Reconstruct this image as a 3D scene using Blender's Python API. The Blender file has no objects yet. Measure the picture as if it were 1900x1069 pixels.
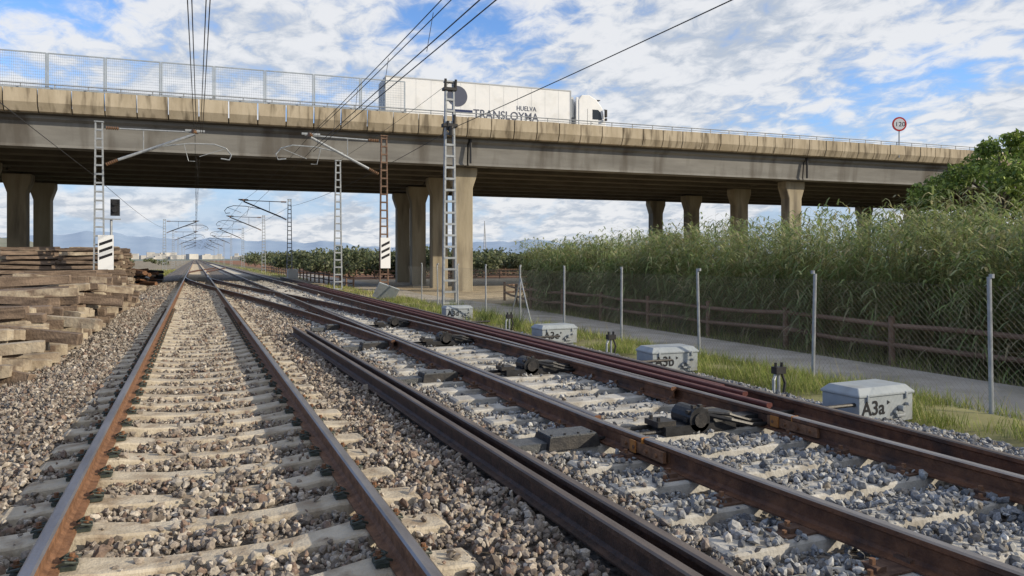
import bpy, math, random
import numpy as np
from mathutils import Vector, Matrix
rng = np.random.default_rng(7); random.seed(7)
scene = bpy.context.scene
scene.view_settings.view_transform = 'Standard'
scene.view_settings.look = 'None'
scene.view_settings.exposure = 0
U = random.uniform

# ------------------------------------------------------------------ materials
def mat(name, c1, c2=None, scale=4.0, rough=0.8, metal=0.0, bump=0.0, bscale=None, stretch=(1,1,1), lo=0.35, hi=0.65, c3=None, s3=0.6, spec=0.3, st3=None):
    m = bpy.data.materials.new(name); m.use_nodes = True
    nt = m.node_tree; b = nt.nodes['Principled BSDF']
    b.inputs['Roughness'].default_value = rough
    b.inputs['Metallic'].default_value = metal
    b.inputs['Specular IOR Level'].default_value = spec
    b.inputs['Base Color'].default_value = (*c1, 1)
    if c2 is None and bump == 0: return m
    tc = nt.nodes.new('ShaderNodeTexCoord'); mp = nt.nodes.new('ShaderNodeMapping')
    mp.inputs['Scale'].default_value = stretch
    nt.links.new(tc.outputs['Object'], mp.inputs['Vector'])
    if c2 is not None:
        n = nt.nodes.new('ShaderNodeTexNoise'); n.inputs['Scale'].default_value = scale
        n.inputs['Detail'].default_value = 5; n.inputs['Roughness'].default_value = 0.65
        nt.links.new(mp.outputs[0], n.inputs['Vector'])
        r = nt.nodes.new('ShaderNodeValToRGB')
        r.color_ramp.elements[0].position = lo; r.color_ramp.elements[0].color = (*c1, 1)
        r.color_ramp.elements[1].position = hi; r.color_ramp.elements[1].color = (*c2, 1)
        nt.links.new(n.outputs['Fac'], r.inputs['Fac'])
        out = r.outputs['Color']
        if c3 is not None:
            n3 = nt.nodes.new('ShaderNodeTexNoise'); n3.inputs['Scale'].default_value = s3
            n3.inputs['Detail'].default_value = 4
            if st3 is not None:
                mp3 = nt.nodes.new('ShaderNodeMapping'); mp3.inputs['Scale'].default_value = st3
                nt.links.new(tc.outputs['Object'], mp3.inputs['Vector']); nt.links.new(mp3.outputs[0], n3.inputs['Vector'])
            else: nt.links.new(mp.outputs[0], n3.inputs['Vector'])
            r3 = nt.nodes.new('ShaderNodeValToRGB')
            r3.color_ramp.elements[0].position = 0.5; r3.color_ramp.elements[1].position = 0.68
            nt.links.new(n3.outputs['Fac'], r3.inputs['Fac'])
            mx = nt.nodes.new('ShaderNodeMixRGB'); mx.inputs['Color2'].default_value = (*c3, 1)
            nt.links.new(r3.outputs['Color'], mx.inputs['Fac']); nt.links.new(out, mx.inputs['Color1'])
            out = mx.outputs['Color']
        nt.links.new(out, b.inputs['Base Color'])
    if bump > 0:
        n2 = nt.nodes.new('ShaderNodeTexNoise'); n2.inputs['Scale'].default_value = bscale or scale*4
        n2.inputs['Detail'].default_value = 4
        nt.links.new(tc.outputs['Object'], n2.inputs['Vector'])
        bp = nt.nodes.new('ShaderNodeBump'); bp.inputs['Strength'].default_value = bump
        bp.inputs['Distance'].default_value = 0.02
        nt.links.new(n2.outputs['Fac'], bp.inputs['Height']); nt.links.new(bp.outputs[0], b.inputs['Normal'])
    return m

def mat_attr(name, scale=8.0, amt=0.35, rough=0.9, bump=0.0, spec=0.2, transl=0.0, det=4):
    m = bpy.data.materials.new(name); m.use_nodes = True
    nt = m.node_tree; b = nt.nodes['Principled BSDF']
    b.inputs['Roughness'].default_value = rough; b.inputs['Specular IOR Level'].default_value = spec
    a = nt.nodes.new('ShaderNodeAttribute'); a.attribute_name = 'Col'
    tc = nt.nodes.new('ShaderNodeTexCoord')
    n = nt.nodes.new('ShaderNodeTexNoise'); n.inputs['Scale'].default_value = scale; n.inputs['Detail'].default_value = det
    n.inputs['Roughness'].default_value = 0.7
    nt.links.new(tc.outputs['Object'], n.inputs['Vector'])
    mr = nt.nodes.new('ShaderNodeMapRange')
    mr.inputs['From Min'].default_value = 0.3; mr.inputs['From Max'].default_value = 0.7
    mr.inputs['To Min'].default_value = 1-amt; mr.inputs['To Max'].default_value = 1+amt
    nt.links.new(n.outputs['Fac'], mr.inputs['Value'])
    mul = nt.nodes.new('ShaderNodeVectorMath'); mul.operation = 'SCALE'
    nt.links.new(a.outputs['Color'], mul.inputs[0]); nt.links.new(mr.outputs[0], mul.inputs['Scale'])
    nt.links.new(mul.outputs[0], b.inputs['Base Color'])
    if bump > 0:
        bp = nt.nodes.new('ShaderNodeBump'); bp.inputs['Strength'].default_value = bump; bp.inputs['Distance'].default_value = 0.02
        nt.links.new(n.outputs['Fac'], bp.inputs['Height']); nt.links.new(bp.outputs[0], b.inputs['Normal'])
    if transl > 0:
        t = nt.nodes.new('ShaderNodeBsdfTranslucent'); nt.links.new(mul.outputs[0], t.inputs['Color'])
        ms = nt.nodes.new('ShaderNodeMixShader'); ms.inputs[0].default_value = transl
        nt.links.new(b.outputs[0], ms.inputs[1]); nt.links.new(t.outputs[0], ms.inputs[2])
        nt.links.new(ms.outputs[0], nt.nodes['Material Output'].inputs['Surface'])
    return m

M = {}
M['rust'] = mat('rail_rust', (0.11,0.055,0.03), (0.23,0.12,0.065), 14, 0.75, 0.0, 0.3, 60)
M['rustdark'] = mat('rail_dark', (0.035,0.023,0.018), (0.085,0.05,0.034), 10, 0.6, 0.0, 0.3, 60)
M['rustmid'] = mat('rail_brown', (0.07,0.033,0.020), (0.17,0.078,0.040), 8, 0.65, 0.0, 0.3, 60, c3=(0.045,0.03,0.024), s3=2.5)
M['joint'] = mat('insulated_joint', (0.42,0.18,0.04), (0.30,0.12,0.04), 20, 0.6)
M['railtop'] = mat('rail_running_band', (0.20,0.17,0.15), (0.34,0.31,0.29), 6, 0.38, 0.85, 0.1, 50, stretch=(1,0.15,1))
M['railtopdull'] = mat('rail_dull_top', (0.09,0.07,0.06), (0.17,0.14,0.12), 6, 0.5, 0.3, 0.1, 50, stretch=(1,0.15,1))
M['redrail'] = mat('red_oxide_rail', (0.075,0.020,0.018), (0.12,0.038,0.03), 6, 0.5, 0.0, 0.2, 40)
M['sleeper'] = mat('sleeper_concrete', (0.34,0.29,0.22), (0.50,0.445,0.355), 3.5, 0.9, 0, 0.5, 40, c3=(0.25,0.195,0.14), s3=5)
M['sleeper2'] = mat('turnout_sleeper_concrete', (0.34,0.325,0.295), (0.48,0.465,0.43), 3.5, 0.9, 0, 0.4, 40, c3=(0.26,0.235,0.20), s3=4)
M['clip'] = mat('clip_grey_green', (0.028,0.036,0.031), (0.062,0.075,0.066), 30, 0.6)
M['plate'] = mat('base_plate', (0.07,0.04,0.03), (0.15,0.09,0.06), 20, 0.7)
M['black'] = mat('black_housing', (0.012,0.012,0.013), (0.03,0.03,0.032), 12, 0.45, 0, 0.1)
M['steel'] = mat('dark_steel', (0.022,0.022,0.024), (0.055,0.050,0.046), 14, 0.5, 0.2, 0.2, 60)
M['checker'] = mat('dark_plate', (0.07,0.075,0.08), (0.13,0.135,0.14), 30, 0.5, 0.3, 0.5, 120)
M['boxgrey'] = mat('grey_paint', (0.27,0.30,0.32), (0.33,0.36,0.38), 3, 0.45, 0, 0.1, 20, c3=(0.22,0.23,0.23), s3=3)
M['galv'] = mat('galvanised_steel', (0.24,0.26,0.28), (0.36,0.38,0.40), 7, 0.5, 0.25)
M['rustmast'] = mat('rusty_mast', (0.10,0.06,0.045), (0.20,0.13,0.09), 6, 0.8)
M['wire'] = mat('wire', (0.03,0.03,0.032), rough=0.6)
M['insul'] = mat('insulator', (0.16,0.09,0.05), rough=0.3)
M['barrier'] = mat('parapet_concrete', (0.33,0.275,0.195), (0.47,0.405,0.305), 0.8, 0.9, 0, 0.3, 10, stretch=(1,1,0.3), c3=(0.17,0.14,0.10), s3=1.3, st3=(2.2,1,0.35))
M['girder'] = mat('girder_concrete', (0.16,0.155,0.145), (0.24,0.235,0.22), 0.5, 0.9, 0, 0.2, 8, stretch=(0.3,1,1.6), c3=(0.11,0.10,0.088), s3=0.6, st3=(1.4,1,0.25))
M['under'] = mat('shade_darkened_concrete', (0.085,0.073,0.057), (0.13,0.115,0.09), 0.5, 0.9)  # concrete colour lowered so the bridge underside shade is part of it
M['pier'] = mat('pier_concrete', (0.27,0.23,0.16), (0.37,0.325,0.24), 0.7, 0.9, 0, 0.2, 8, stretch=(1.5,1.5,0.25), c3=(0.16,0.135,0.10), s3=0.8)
M['asphalt'] = mat('asphalt', (0.045,0.045,0.046), (0.06,0.06,0.06), 3, 0.9)
M['white'] = mat('white_paint', (0.74,0.75,0.76), (0.79,0.79,0.79), 1.5, 0.4, c3=(0.66,0.66,0.65), s3=0.8)
M['signwhite'] = mat('sign_white', (0.72,0.73,0.74), rough=0.4)
M['signblack'] = mat('sign_black', (0.015,0.015,0.018), rough=0.5)
M['signred'] = mat('sign_red', (0.5,0.02,0.02), rough=0.4)
M['navy'] = mat('navy_lettering', (0.02,0.035,0.10), rough=0.5)
M['greytext'] = mat('grey_lettering', (0.08,0.09,0.13), rough=0.5)
M['glass'] = mat('dark_glass', (0.02,0.025,0.03), rough=0.08, spec=0.6)
M['rubber'] = mat('rubber', (0.02,0.02,0.02), rough=0.8)
M['wood'] = mat('fence_wood', (0.12,0.072,0.047), (0.22,0.14,0.095), 5, 0.85, 0, 0.4, 30, stretch=(1,0.3,1))
M['oldwood'] = mat('old_timber', (0.07,0.05,0.038), (0.23,0.17,0.125), 4, 0.9, 0, 0.9, 25, stretch=(0.3,1.5,1.5))
M['oldconc'] = mat('old_concrete', (0.24,0.19,0.14), (0.42,0.36,0.27), 3, 0.9, 0, 0.8, 20, c3=(0.14,0.10,0.075), s3=3.5)
M['path'] = mat('path_gravel', (0.33,0.295,0.25), (0.44,0.40,0.345), 1.2, 0.95, 0, 0.4, 30, c3=(0.27,0.25,0.20), s3=0.9)
M['bed'] = mat('ballast_fill', (0.05,0.042,0.035), (0.25,0.22,0.19), 16, 0.95, 0, 1.0, 18, lo=0.38, hi=0.62, stretch=(1,1,1))
M['stone'] = mat_attr('ballast_stone', 45, 0.34, 0.92, 0.0, det=2)
M['ground'] = mat_attr('ground_soil', 0.9, 0.4, 0.95, 0.5)
M['leaf'] = mat_attr('leaf', 1.2, 0.25, 0.55, 0, 0.35, 0.30, det=2)
M['reed'] = mat_attr('reed_leaf', 0.7, 0.30, 0.5, 0, 0.4, 0.42, det=2)
M['grass'] = mat_attr('grass_blade', 2.0, 0.25, 0.7, 0, 0.2, 0.3, det=2)
M['bark'] = mat('bark', (0.06,0.045,0.03), (0.11,0.085,0.06), 8, 0.9)
M['hill1'] = mat('haze_tinted_mountain', (0.25,0.33,0.45), (0.30,0.38,0.50), 0.002, 1.0, spec=0)  # bluish distance haze is painted into the base colour
M['hill2'] = mat('near_hill', (0.17,0.185,0.15), (0.24,0.24,0.21), 0.02, 1.0, spec=0)
M['town'] = mat('town_walls', (0.36,0.35,0.34), (0.52,0.50,0.47), 0.03, 0.9)
M['fwire'] = mat('fence_wire',(0.13,0.13,0.12),rough=0.6)

# ------------------------------------------------------------------ builders
class MB:
    def __init__(s): s.v=[]; s.f=[]; s.m=[]
    def add(s, vs, fs, mi=0):
        b=len(s.v); s.v.extend([tuple(v) for v in vs]); s.f.extend([tuple(i+b for i in f) for f in fs]); s.m.extend([mi]*len(fs))
    def box(s, c, sz, mi=0, rot=None, top=(1,1)):
        hx,hy,hz = sz[0]/2, sz[1]/2, sz[2]/2
        vs=[]
        for dz,k in ((-1,(1,1)),(1,top)):
            for dx,dy in ((-1,-1),(1,-1),(1,1),(-1,1)):
                vs.append(Vector((dx*hx*k[0],dy*hy*k[1],dz*hz)))
        if rot is not None: vs=[rot@v for v in vs]
        c=Vector(c); vs=[v+c for v in vs]
        s.add(vs, [(0,3,2,1),(4,5,6,7),(0,1,5,4),(1,2,6,5),(2,3,7,6),(3,0,4,7)], mi)
    def cyl(s, p0, p1, r, n=8, mi=0, r2=None):
        p0=Vector(p0); p1=Vector(p1); d=(p1-p0)
        if d.length<1e-6: return
        d.normalize(); a=d.orthogonal().normalized(); b=d.cross(a); r2 = r if r2 is None else r2
        vs=[]
        for p,rr in ((p0,r),(p1,r2)):
            for i in range(n):
                t=2*math.pi*i/n; vs.append(p+a*math.cos(t)*rr+b*math.sin(t)*rr)
        fs=[(i,(i+1)%n,n+(i+1)%n,n+i) for i in range(n)]
        fs.append(tuple(range(n-1,-1,-1))); fs.append(tuple(range(n,2*n)))
        s.add(vs,fs,mi)
    def tube(s, pts, r, n=6, mi=0):
        pts=[Vector(p) for p in pts]
        up=Vector((0,0,1)); rings=[]
        for i,p in enumerate(pts):
            d=(pts[min(i+1,len(pts)-1)]-pts[max(i-1,0)]).normalized()
            u=up if abs(d.z)<0.9 else Vector((0,1,0))
            a=d.cross(u).normalized(); b=d.cross(a)
            rings.append([p+a*math.cos(2*math.pi*k/n)*r+b*math.sin(2*math.pi*k/n)*r for k in range(n)])
        vs=[v for R in rings for v in R]; fs=[]
        for i in range(len(pts)-1):
            for k in range(n):
                fs.append((i*n+k,i*n+(k+1)%n,(i+1)*n+(k+1)%n,(i+1)*n+k))
        fs.append(tuple(range(n-1,-1,-1))); fs.append(tuple((len(pts)-1)*n+k for k in range(n)))
        s.add(vs,fs,mi)
    def prism(s, prof, y0, y1, mi=0):
        n=len(prof); vs=[(x,y0,z) for x,z in prof]+[(x,y1,z) for x,z in prof]
        fs=[(i,(i+1)%n,n+(i+1)%n,n+i) for i in range(n)]+[tuple(range(n-1,-1,-1)),tuple(range(n,2*n))]
        s.add(vs,fs,mi)
    def prismx(s, prof, x0, x1, mi=0):
        n=len(prof); vs=[(x0,y,z) for y,z in prof]+[(x1,y,z) for y,z in prof]
        fs=[(i,(i+1)%n,n+(i+1)%n,n+i) for i in range(n)]+[tuple(range(n-1,-1,-1)),tuple(range(n,2*n))]
        s.add(vs,fs,mi)
    def obj(s, name, mats, parent=None, smooth=False):
        me=bpy.data.meshes.new(name); me.from_pydata(s.v,[],s.f)
        for m in mats: me.materials.append(m)
        if len(mats)>1: me.polygons.foreach_set('material_index', s.m)
        if smooth: me.polygons.foreach_set('use_smooth',[True]*len(me.polygons))
        me.update()
        o=bpy.data.objects.new(name,me); scene.collection.objects.link(o)
        if parent: o.parent=parent
        return o
def empty(name, loc=(0,0,0), rz=0):
    e=bpy.data.objects.new(name,None); e.location=loc; e.rotation_euler=(0,0,rz); e.empty_display_size=0.3
    scene.collection.objects.link(e); return e
def npmesh(name, V, F, m, C=None, parent=None):
    V=np.ascontiguousarray(V,dtype=np.float32); F=np.ascontiguousarray(F,dtype=np.int32)
    me=bpy.data.meshes.new(name); n=len(V); k=F.shape[1]
    me.vertices.add(n); me.vertices.foreach_set('co',V.ravel())
    me.loops.add(F.size); me.loops.foreach_set('vertex_index',F.ravel())
    me.polygons.add(len(F)); me.polygons.foreach_set('loop_start',np.arange(len(F),dtype=np.int32)*k)
    if C is not None:
        a=me.color_attributes.new('Col','FLOAT_COLOR','POINT')
        CC=np.ones((n,4),dtype=np.float32); CC[:,:3]=C; a.data.foreach_set('color',CC.ravel())
    me.materials.append(m); me.update(calc_edges=True)
    me.polygons.foreach_set('use_smooth',[False]*len(F))
    o=bpy.data.objects.new(name,me); scene.collection.objects.link(o)
    if parent: o.parent=parent
    return o
def text(name, body, loc, rot, w, h, m, parent=None, bold=0.0):
    c=bpy.data.curves.new(name,'FONT'); c.body=body; c.size=1; c.extrude=0.0; c.offset=bold
    o=bpy.data.objects.new(name,c); scene.collection.objects.link(o); c.materials.append(m)
    bpy.context.view_layer.update()
    d=o.dimensions
    sx=w/max(d.x,1e-3); sy=h/max(d.y,1e-3)
    o.scale=(sx,sy,1); o.location=loc; o.rotation_euler=rot
    if parent: o.parent=parent
    return o

# ------------------------------------------------------------------ camera
cam=bpy.data.cameras.new('camera'); co=bpy.data.objects.new('camera',cam); scene.collection.objects.link(co)
cam.lens=26.0; cam.sensor_width=36; cam.shift_y=-0.0287; cam.clip_end=30000; cam.clip_start=0.05
YAW=math.radians(23.2)
co.location=(0,0,1.455); co.rotation_euler=(math.radians(90),0,-YAW); scene.camera=co

# ------------------------------------------------------------------ light
EL=math.radians(23.5); AZ=math.radians(127)
sdir=Vector((math.sin(AZ)*math.cos(EL), math.cos(AZ)*math.cos(EL), math.sin(EL)))
sun=bpy.data.lights.new('sun','SUN'); sun.energy=5.0; sun.angle=math.radians(0.5); sun.color=(1.0,0.88,0.69)
so=bpy.data.objects.new('sun',sun); scene.collection.objects.link(so); so.rotation_euler=sdir.to_track_quat('Z','Y').to_euler(); so.location=(20,-20,30)
w=bpy.data.worlds.new('World'); scene.world=w; w.use_nodes=True
try:
    w.cycles.sampling_method='MANUAL'; w.cycles.sample_map_resolution=256
except Exception as ex: print(ex)
nt=w.node_tree; nt.nodes.clear()
N=nt.nodes.new; L=nt.links.new
out=N('ShaderNodeOutputWorld'); bg=N('ShaderNodeBackground'); L(bg.outputs[0],out.inputs[0]); bg.inputs['Strength'].default_value=0.095
sky=N('ShaderNodeTexSky'); sky.sky_type='NISHITA'; sky.sun_disc=False; sky.sun_elevation=EL; sky.sun_rotation=AZ
sky.air_density=1.0; sky.dust_density=0.3; sky.ozone_density=3.0
tc=N('ShaderNodeTexCoord'); sp=N('ShaderNodeSeparateXYZ'); L(tc.outputs['Generated'],sp.inputs[0])
def math_(op,a,b=None,clamp=False):
    n=N('ShaderNodeMath'); n.operation=op; n.use_clamp=clamp
    for i,v in enumerate((a,b)):
        if v is None: continue
        if isinstance(v,(int,float)): n.inputs[i].default_value=v
        else: L(v,n.inputs[i])
    return n.outputs[0]
z=math_('MAXIMUM',sp.outputs['Z'],0.0); zz=math_('ADD',z,0.22)
u=math_('DIVIDE',sp.outputs['X'],zz); v=math_('DIVIDE',sp.outputs['Y'],zz)
cb=N('ShaderNodeCombineXYZ'); L(u,cb.inputs[0]); L(v,cb.inputs[1])
def noise(vec,scale,det=10,rough=0.6,dist=0.0,mapsc=(1,1,1),loc=(0,0,0),rz=0):
    mp=N('ShaderNodeMapping'); mp.inputs['Scale'].default_value=mapsc; mp.inputs['Location'].default_value=loc; mp.inputs['Rotation'].default_value=(0,0,rz)
    L(vec,mp.inputs[0]); n=N('ShaderNodeTexNoise'); n.inputs['Scale'].default_value=scale; n.inputs['Detail'].default_value=det
    n.inputs['Roughness'].default_value=rough; n.inputs['Distortion'].default_value=dist; L(mp.outputs[0],n.inputs['Vector']); return n.outputs['Fac']
def ramp(fac,a,b,smooth=True):
    m=N('ShaderNodeMapRange'); m.interpolation_type='SMOOTHSTEP' if smooth else 'LINEAR'
    m.inputs['From Min'].default_value=a; m.inputs['From Max'].default_value=b; L(fac,m.inputs['Value']); return m.outputs[0]
big=noise(cb.outputs[0],1.1,2,0.5,0.2,(1,1,1),(3.1,1.7,0))
mid=noise(cb.outputs[0],4.0,3,0.55,0.3,(1,1,1),(0,0,0),0.5)
pf=noise(cb.outputs[0],13.0,5,0.62,0.4,(1,0.8,1),(5,0,0),0.5)
az_=math_('MULTIPLY',math_('ADD',math_('MULTIPLY',sp.outputs['X'],0.92),math_('MULTIPLY',sp.outputs['Y'],-0.39)),0.11)
s1=math_('MULTIPLY',big,0.50); s2=math_('MULTIPLY',mid,0.30); s3=math_('MULTIPLY',pf,0.30)
ssum=math_('ADD',math_('ADD',math_('ADD',s1,s2),s3),az_)
mhi=ramp(ssum,0.430,0.585)
cu=noise(tc.outputs['Generated'],7.0,7,0.58,0.1,(1,1,2.0),(0.3,0.1,0.0))
mlo=ramp(cu,0.39,0.52)
band=math_('SUBTRACT',1.0,ramp(z,0.06,0.13))
mask=N('ShaderNodeMixRGB'); L(band,mask.inputs[0]); L(mhi,mask.inputs[1]); L(mlo,mask.inputs[2])
haze=math_('MULTIPLY',math_('SUBTRACT',1.0,ramp(z,0.0,0.13)),0.45)
mk=math_('MAXIMUM',math_('MULTIPLY',mask.outputs[0],0.95),haze)
ccol=N('ShaderNodeMixRGB'); ccol.inputs[1].default_value=(5.4,6.0,6.9,1); ccol.inputs[2].default_value=(8.9,9.0,9.2,1)
L(ramp(math_('ADD',math_('MULTIPLY',pf,0.5),math_('MULTIPLY',mid,0.5)),0.40,0.57),ccol.inputs[0])
skm=N('ShaderNodeMixRGB'); skm.blend_type='MULTIPLY'; skm.inputs[0].default_value=1; skm.inputs[2].default_value=(1.5,1.8,2.25,1); L(sky.outputs[0],skm.inputs[1])
lowc=N('ShaderNodeMixRGB'); L(math_('SUBTRACT',1.0,ramp(z,0.0,0.24)),lowc.inputs[0]); L(skm.outputs[0],lowc.inputs[1]); lowc.inputs[2].default_value=(4.3,5.8,7.9,1)
fin=N('ShaderNodeMixRGB'); L(mk,fin.inputs[0])
L(lowc.outputs[0],fin.inputs[1]); L(ccol.outputs[0],fin.inputs[2]); L(fin.outputs[0],bg.inputs['Color'])

# ------------------------------------------------------------------ ground
def gz(x,y):
    x=np.asarray(x,float)
    return np.interp(x,[-30,-6,-3.2,-2.6,6.8,7.6,9.0,9.7,13,40],[-0.8,-0.62,-0.5,-0.55,-0.55,-0.37,-0.42,-0.72,-0.75,-0.8])
xs=np.unique(np.concatenate([np.arange(-40,80,0.8),np.linspace(80,400,40),np.geomspace(400,12000,18),-np.geomspace(40,12000,30)]))
ys=np.unique(np.concatenate([np.arange(-20,130,1.2),np.linspace(130,700,80),np.geomspace(700,14000,18),-np.geomspace(20,3000,10)]))
X,Y=np.meshgrid(xs,ys); Z=gz(X,Y)
nx,ny=len(xs),len(ys)
C=np.zeros((ny,nx,3)); C[:]=(0.17,0.15,0.09)
def zone(mask,c,a=1.0): C[mask]=np.array(c)*a+C[mask]*(1-a)
far=(Y>75); zone(far,(0.15,0.125,0.07))
zone(far&(X>14),(0.23,0.12,0.07))
zone((X>7)&(X<9.8),(0.19,0.18,0.085))
zone((X>12.9)&(Y<34),(0.10,0.085,0.05))  # soil under the reeds coloured dark to paint in their shaded interior
zone((X>7.5)&(X<40)&(Y>33)&(Y<78),(0.38,0.31,0.21))
zone((X<-3),(0.24,0.205,0.15))
zone((X>-30)&(X<-3)&(Y>60)&(Y<140),(0.18,0.17,0.07))
zone((np.hypot(X,Y)>900),(0.16,0.19,0.17))
C*=rng.uniform(0.85,1.15,(ny,nx,1))
idx=np.arange(nx*ny).reshape(ny,nx)
F=np.stack([idx[:-1,:-1],idx[:-1,1:],idx[1:,1:],idx[1:,:-1]],-1).reshape(-1,4)
npmesh('ground',np.stack([X,Y,Z],-1).reshape(-1,3),F,M['ground'],C.reshape(-1,3))
b=MB(); prof=[(-3.6,-0.62),(-2.7,-0.42),(-1.6,-0.26),(6.4,-0.26),(7.0,-0.33),(7.7,-0.6)]
yy=list(np.arange(-15,120,1.5))+list(np.linspace(120,1500,60))
for i in range(len(yy)-1):
    for j in range(len(prof)-1):
        (x0,z0),(x1,z1)=prof[j],prof[j+1]
        b.add([(x0,yy[i],z0),(x1,yy[i],z1),(x1,yy[i+1],z1),(x0,yy[i+1],z0)],[(0,1,2,3)])
b.obj('ballast_bed',[M['bed']])
b=MB(); pc=[(11.3,-15),(11.3,0),(11.3,20),(11.2,30),(10.9,36),(10.6,44),(11.5,55),(12.5,75),(13,110)]
for i in range(len(pc)-1):
    (x0,y0),(x1,y1)=pc[i],pc[i+1]; w0=1.6 if i<3 else 2.2; w1=1.6 if i<2 else 2.2
    b.add([(x0-w0,y0,-0.705),(x0+w0,y0,-0.72),(x1+w1,y1,-0.72),(x1-w1,y1,-0.705)],[(0,1,2,3)])
b.obj('path',[M['path']])

# ------------------------------------------------------------------ rails
HP=[(0.024,0.0),(0.036,-0.009),(0.036,-0.037),(0.010,-0.051),(0.009,-0.13),(0.030,-0.148),(0.075,-0.158),(0.075,-0.170)]
RP=[(x,z) for x,z in HP]+[(-x,z) for x,z in reversed(HP)]
def rail(b,path,dz=0.0,top=1,side=0):
    n=len(RP); vs=[]
    for i,p in enumerate(path):
        q0=path[max(i-1,0)]; q1=path[min(i+1,len(path)-1)]
        d=Vector((q1[0]-q0[0],q1[1]-q0[1])).normalized(); nx_,ny_=d.y,-d.x
        for x,z in RP: vs.append((p[0]+nx_*x,p[1]+ny_*x,dz+z))
    for i in range(len(path)-1):
        for k in range(n):
            k2=(k+1)%n
            mi = top if k in (n-1,0,n-2) else side
            b.add([vs[i*n+k],vs[i*n+k2],vs[(i+1)*n+k2],vs[(i+1)*n+k]],[(0,1,2,3)],mi)
    b.add(vs[:n],[tuple(range(n))],side); b.add(vs[-n:],[tuple(range(n))],side)
def sm(t): t=min(max(t,0),1); return t*t*(3-2*t)
T1=empty('railway_track'); T2=empty('railway_track')
b=MB()
for x in (-0.72,1.02): rail(b,[(x,-4),(x,60),(x,300),(x,1200)])
b.obj('rails',[M['rust'],M['railtop']],T1)
b=MB()
rail(b,[(3.62,0),(3.54,2.2),(3.42,4),(3.35,6),(3.35,60),(3.35,300),(3.35,1200)])
rail(b,[(5.09,-4),(5.09,60),(5.09,1200)])
cl=lambda x0:[(x0-4.07*sm((y-7)/60),y) for y in np.arange(7,68,1.5)]
rail(b,cl(3.35+0.02)[4:]); rail(b,cl(5.00))
rail(b,[(3.44,6.0),(3.46,12),(3.46,22)])
cl2=lambda x0:[(x0+4.07*sm((y-85)/60),y) for y in np.arange(85,146,2)]
rail(b,cl2(-0.70)); rail(b,cl2(1.04))
b.obj('rails',[M['rustmid'],M['railtop']],T2)
b=MB()
def fish(x,y,mi=0,jt=True):
    for s_ in (-1,1):
        b.box((x+s_*.028,y,-.088),(.03,.62,.085),mi)
        for k in (-.22,-.08,.08,.22): b.cyl((x+s_*.04,y+k,-.088),(x+s_*.065,y+k,-.088),.018,6,0)
    if jt: b.box((x,y,-.06),(.076,.012,.122),1)
fish(5.09,5.25); fish(3.365,5.1); fish(1.02,19,0,False)
b.box((5.035,5.45,-.085),(.012,.10,.10),1); b.box((3.31,5.2,-.085),(.012,.08,.10),1)
b.obj('joints',[M['rust'],M['joint']],T2)
e=empty('spare_rail'); b=MB()
for o_ in (-0.085,0.085): rail(b,[(2.25+o_,-2),(2.22+o_,2.7),(2.17+o_,8),(2.08+o_,14),(2.05+o_,16.6 if o_<0 else 15.8)],-0.01)
b.obj('rail_pair',[M['rustdark'],M['railtopdull']],e)
e=empty('spare_rail'); b=MB()
rail(b,[(5.40,-2),(5.55,3.4),(5.70,5.7),(5.82,9),(5.86,16),(6.0,27),(6.2,45),(6.3,62)],0.0,1,0)
b.obj('outer_rail',[M['rustmid'],M['railtopdull']],e)
b=MB()
rail(b,[(5.25,5.75),(5.27,9),(5.33,16),(5.45,27),(5.55,45)],0.02,0,0)
rail(b,[(5.42,6.3),(5.45,9),(5.50,16),(5.63,27),(5.75,45)],0.03,0,0)
rail(b,[(5.60,6.9),(5.63,9),(5.68,16),(5.82,27),(5.95,45)],0.0,0,0)
b.obj('red_rails',[M['redrail']],e)

# ------------------------------------------------------------------ sleepers
def sleeper(b,cx,cy,L_=2.6,rz=0.0,dz=0.0,mono=True,hw=0.13):
    h=L_/2
    if mono: st=[(-h,hw-.02,-.215),(-h+.04,hw,-.192),(-h+.2,hw,-.186),(-h+.30,hw,-.172),(-h+.58,hw,-.172),(-h+.68,hw,-.188),(-h+.95,hw-.035,-.212),(0,hw-.04,-.216)]
    else: st=[(-h,hw-.01,-.19),(-h+.03,hw,-.176),(0,hw,-.176)]
    st=st+[(-a,c,d) for a,c,d in reversed(st[:-1])]
    ca,sa=math.cos(rz),math.sin(rz); vs=[]
    for x,wd,z_ in st:
        for (yy_,zz_) in ((-wd-.035,-.38),(-wd,z_-.012),(-wd+.015,z_),(wd-.015,z_),(wd,z_-.012),(wd+.035,-.38)):
            vs.append((cx+x*ca-yy_*sa,cy+x*sa+yy_*ca,zz_+dz))
    fs=[]
    for i in range(len(st)-1):
        for k in range(5): fs.append((i*6+k,i*6+k+1,(i+1)*6+k+1,(i+1)*6+k))
    fs.append((0,1,2,3,4,5)); e_=(len(st)-1)*6; fs.append(tuple(e_+k for k in range(6)))
    b.add(vs,fs)
SY=[0.3+0.6*k for k in range(-2,400)]
b=MB()
for y in SY: sleeper(b,0.15+U(-.02,.02),y,2.6,U(-.014,.014),U(-.008,.004))
b.obj('sleepers',[M['sleeper']],T1)
b=MB(); 
for y in SY:
    if y<26: sleeper(b,4.28+U(-.05,.05),y+0.1,3.1,U(-.01,.01),-0.002,False,0.14)
    elif y<62: sleeper(b,3.9,y+0.1,4.2,0,-0.002,False,0.14)
    else: sleeper(b,4.22,y+0.1,2.6,0,0,True)
b.obj('sleepers',[M['sleeper2']],T2)
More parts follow.
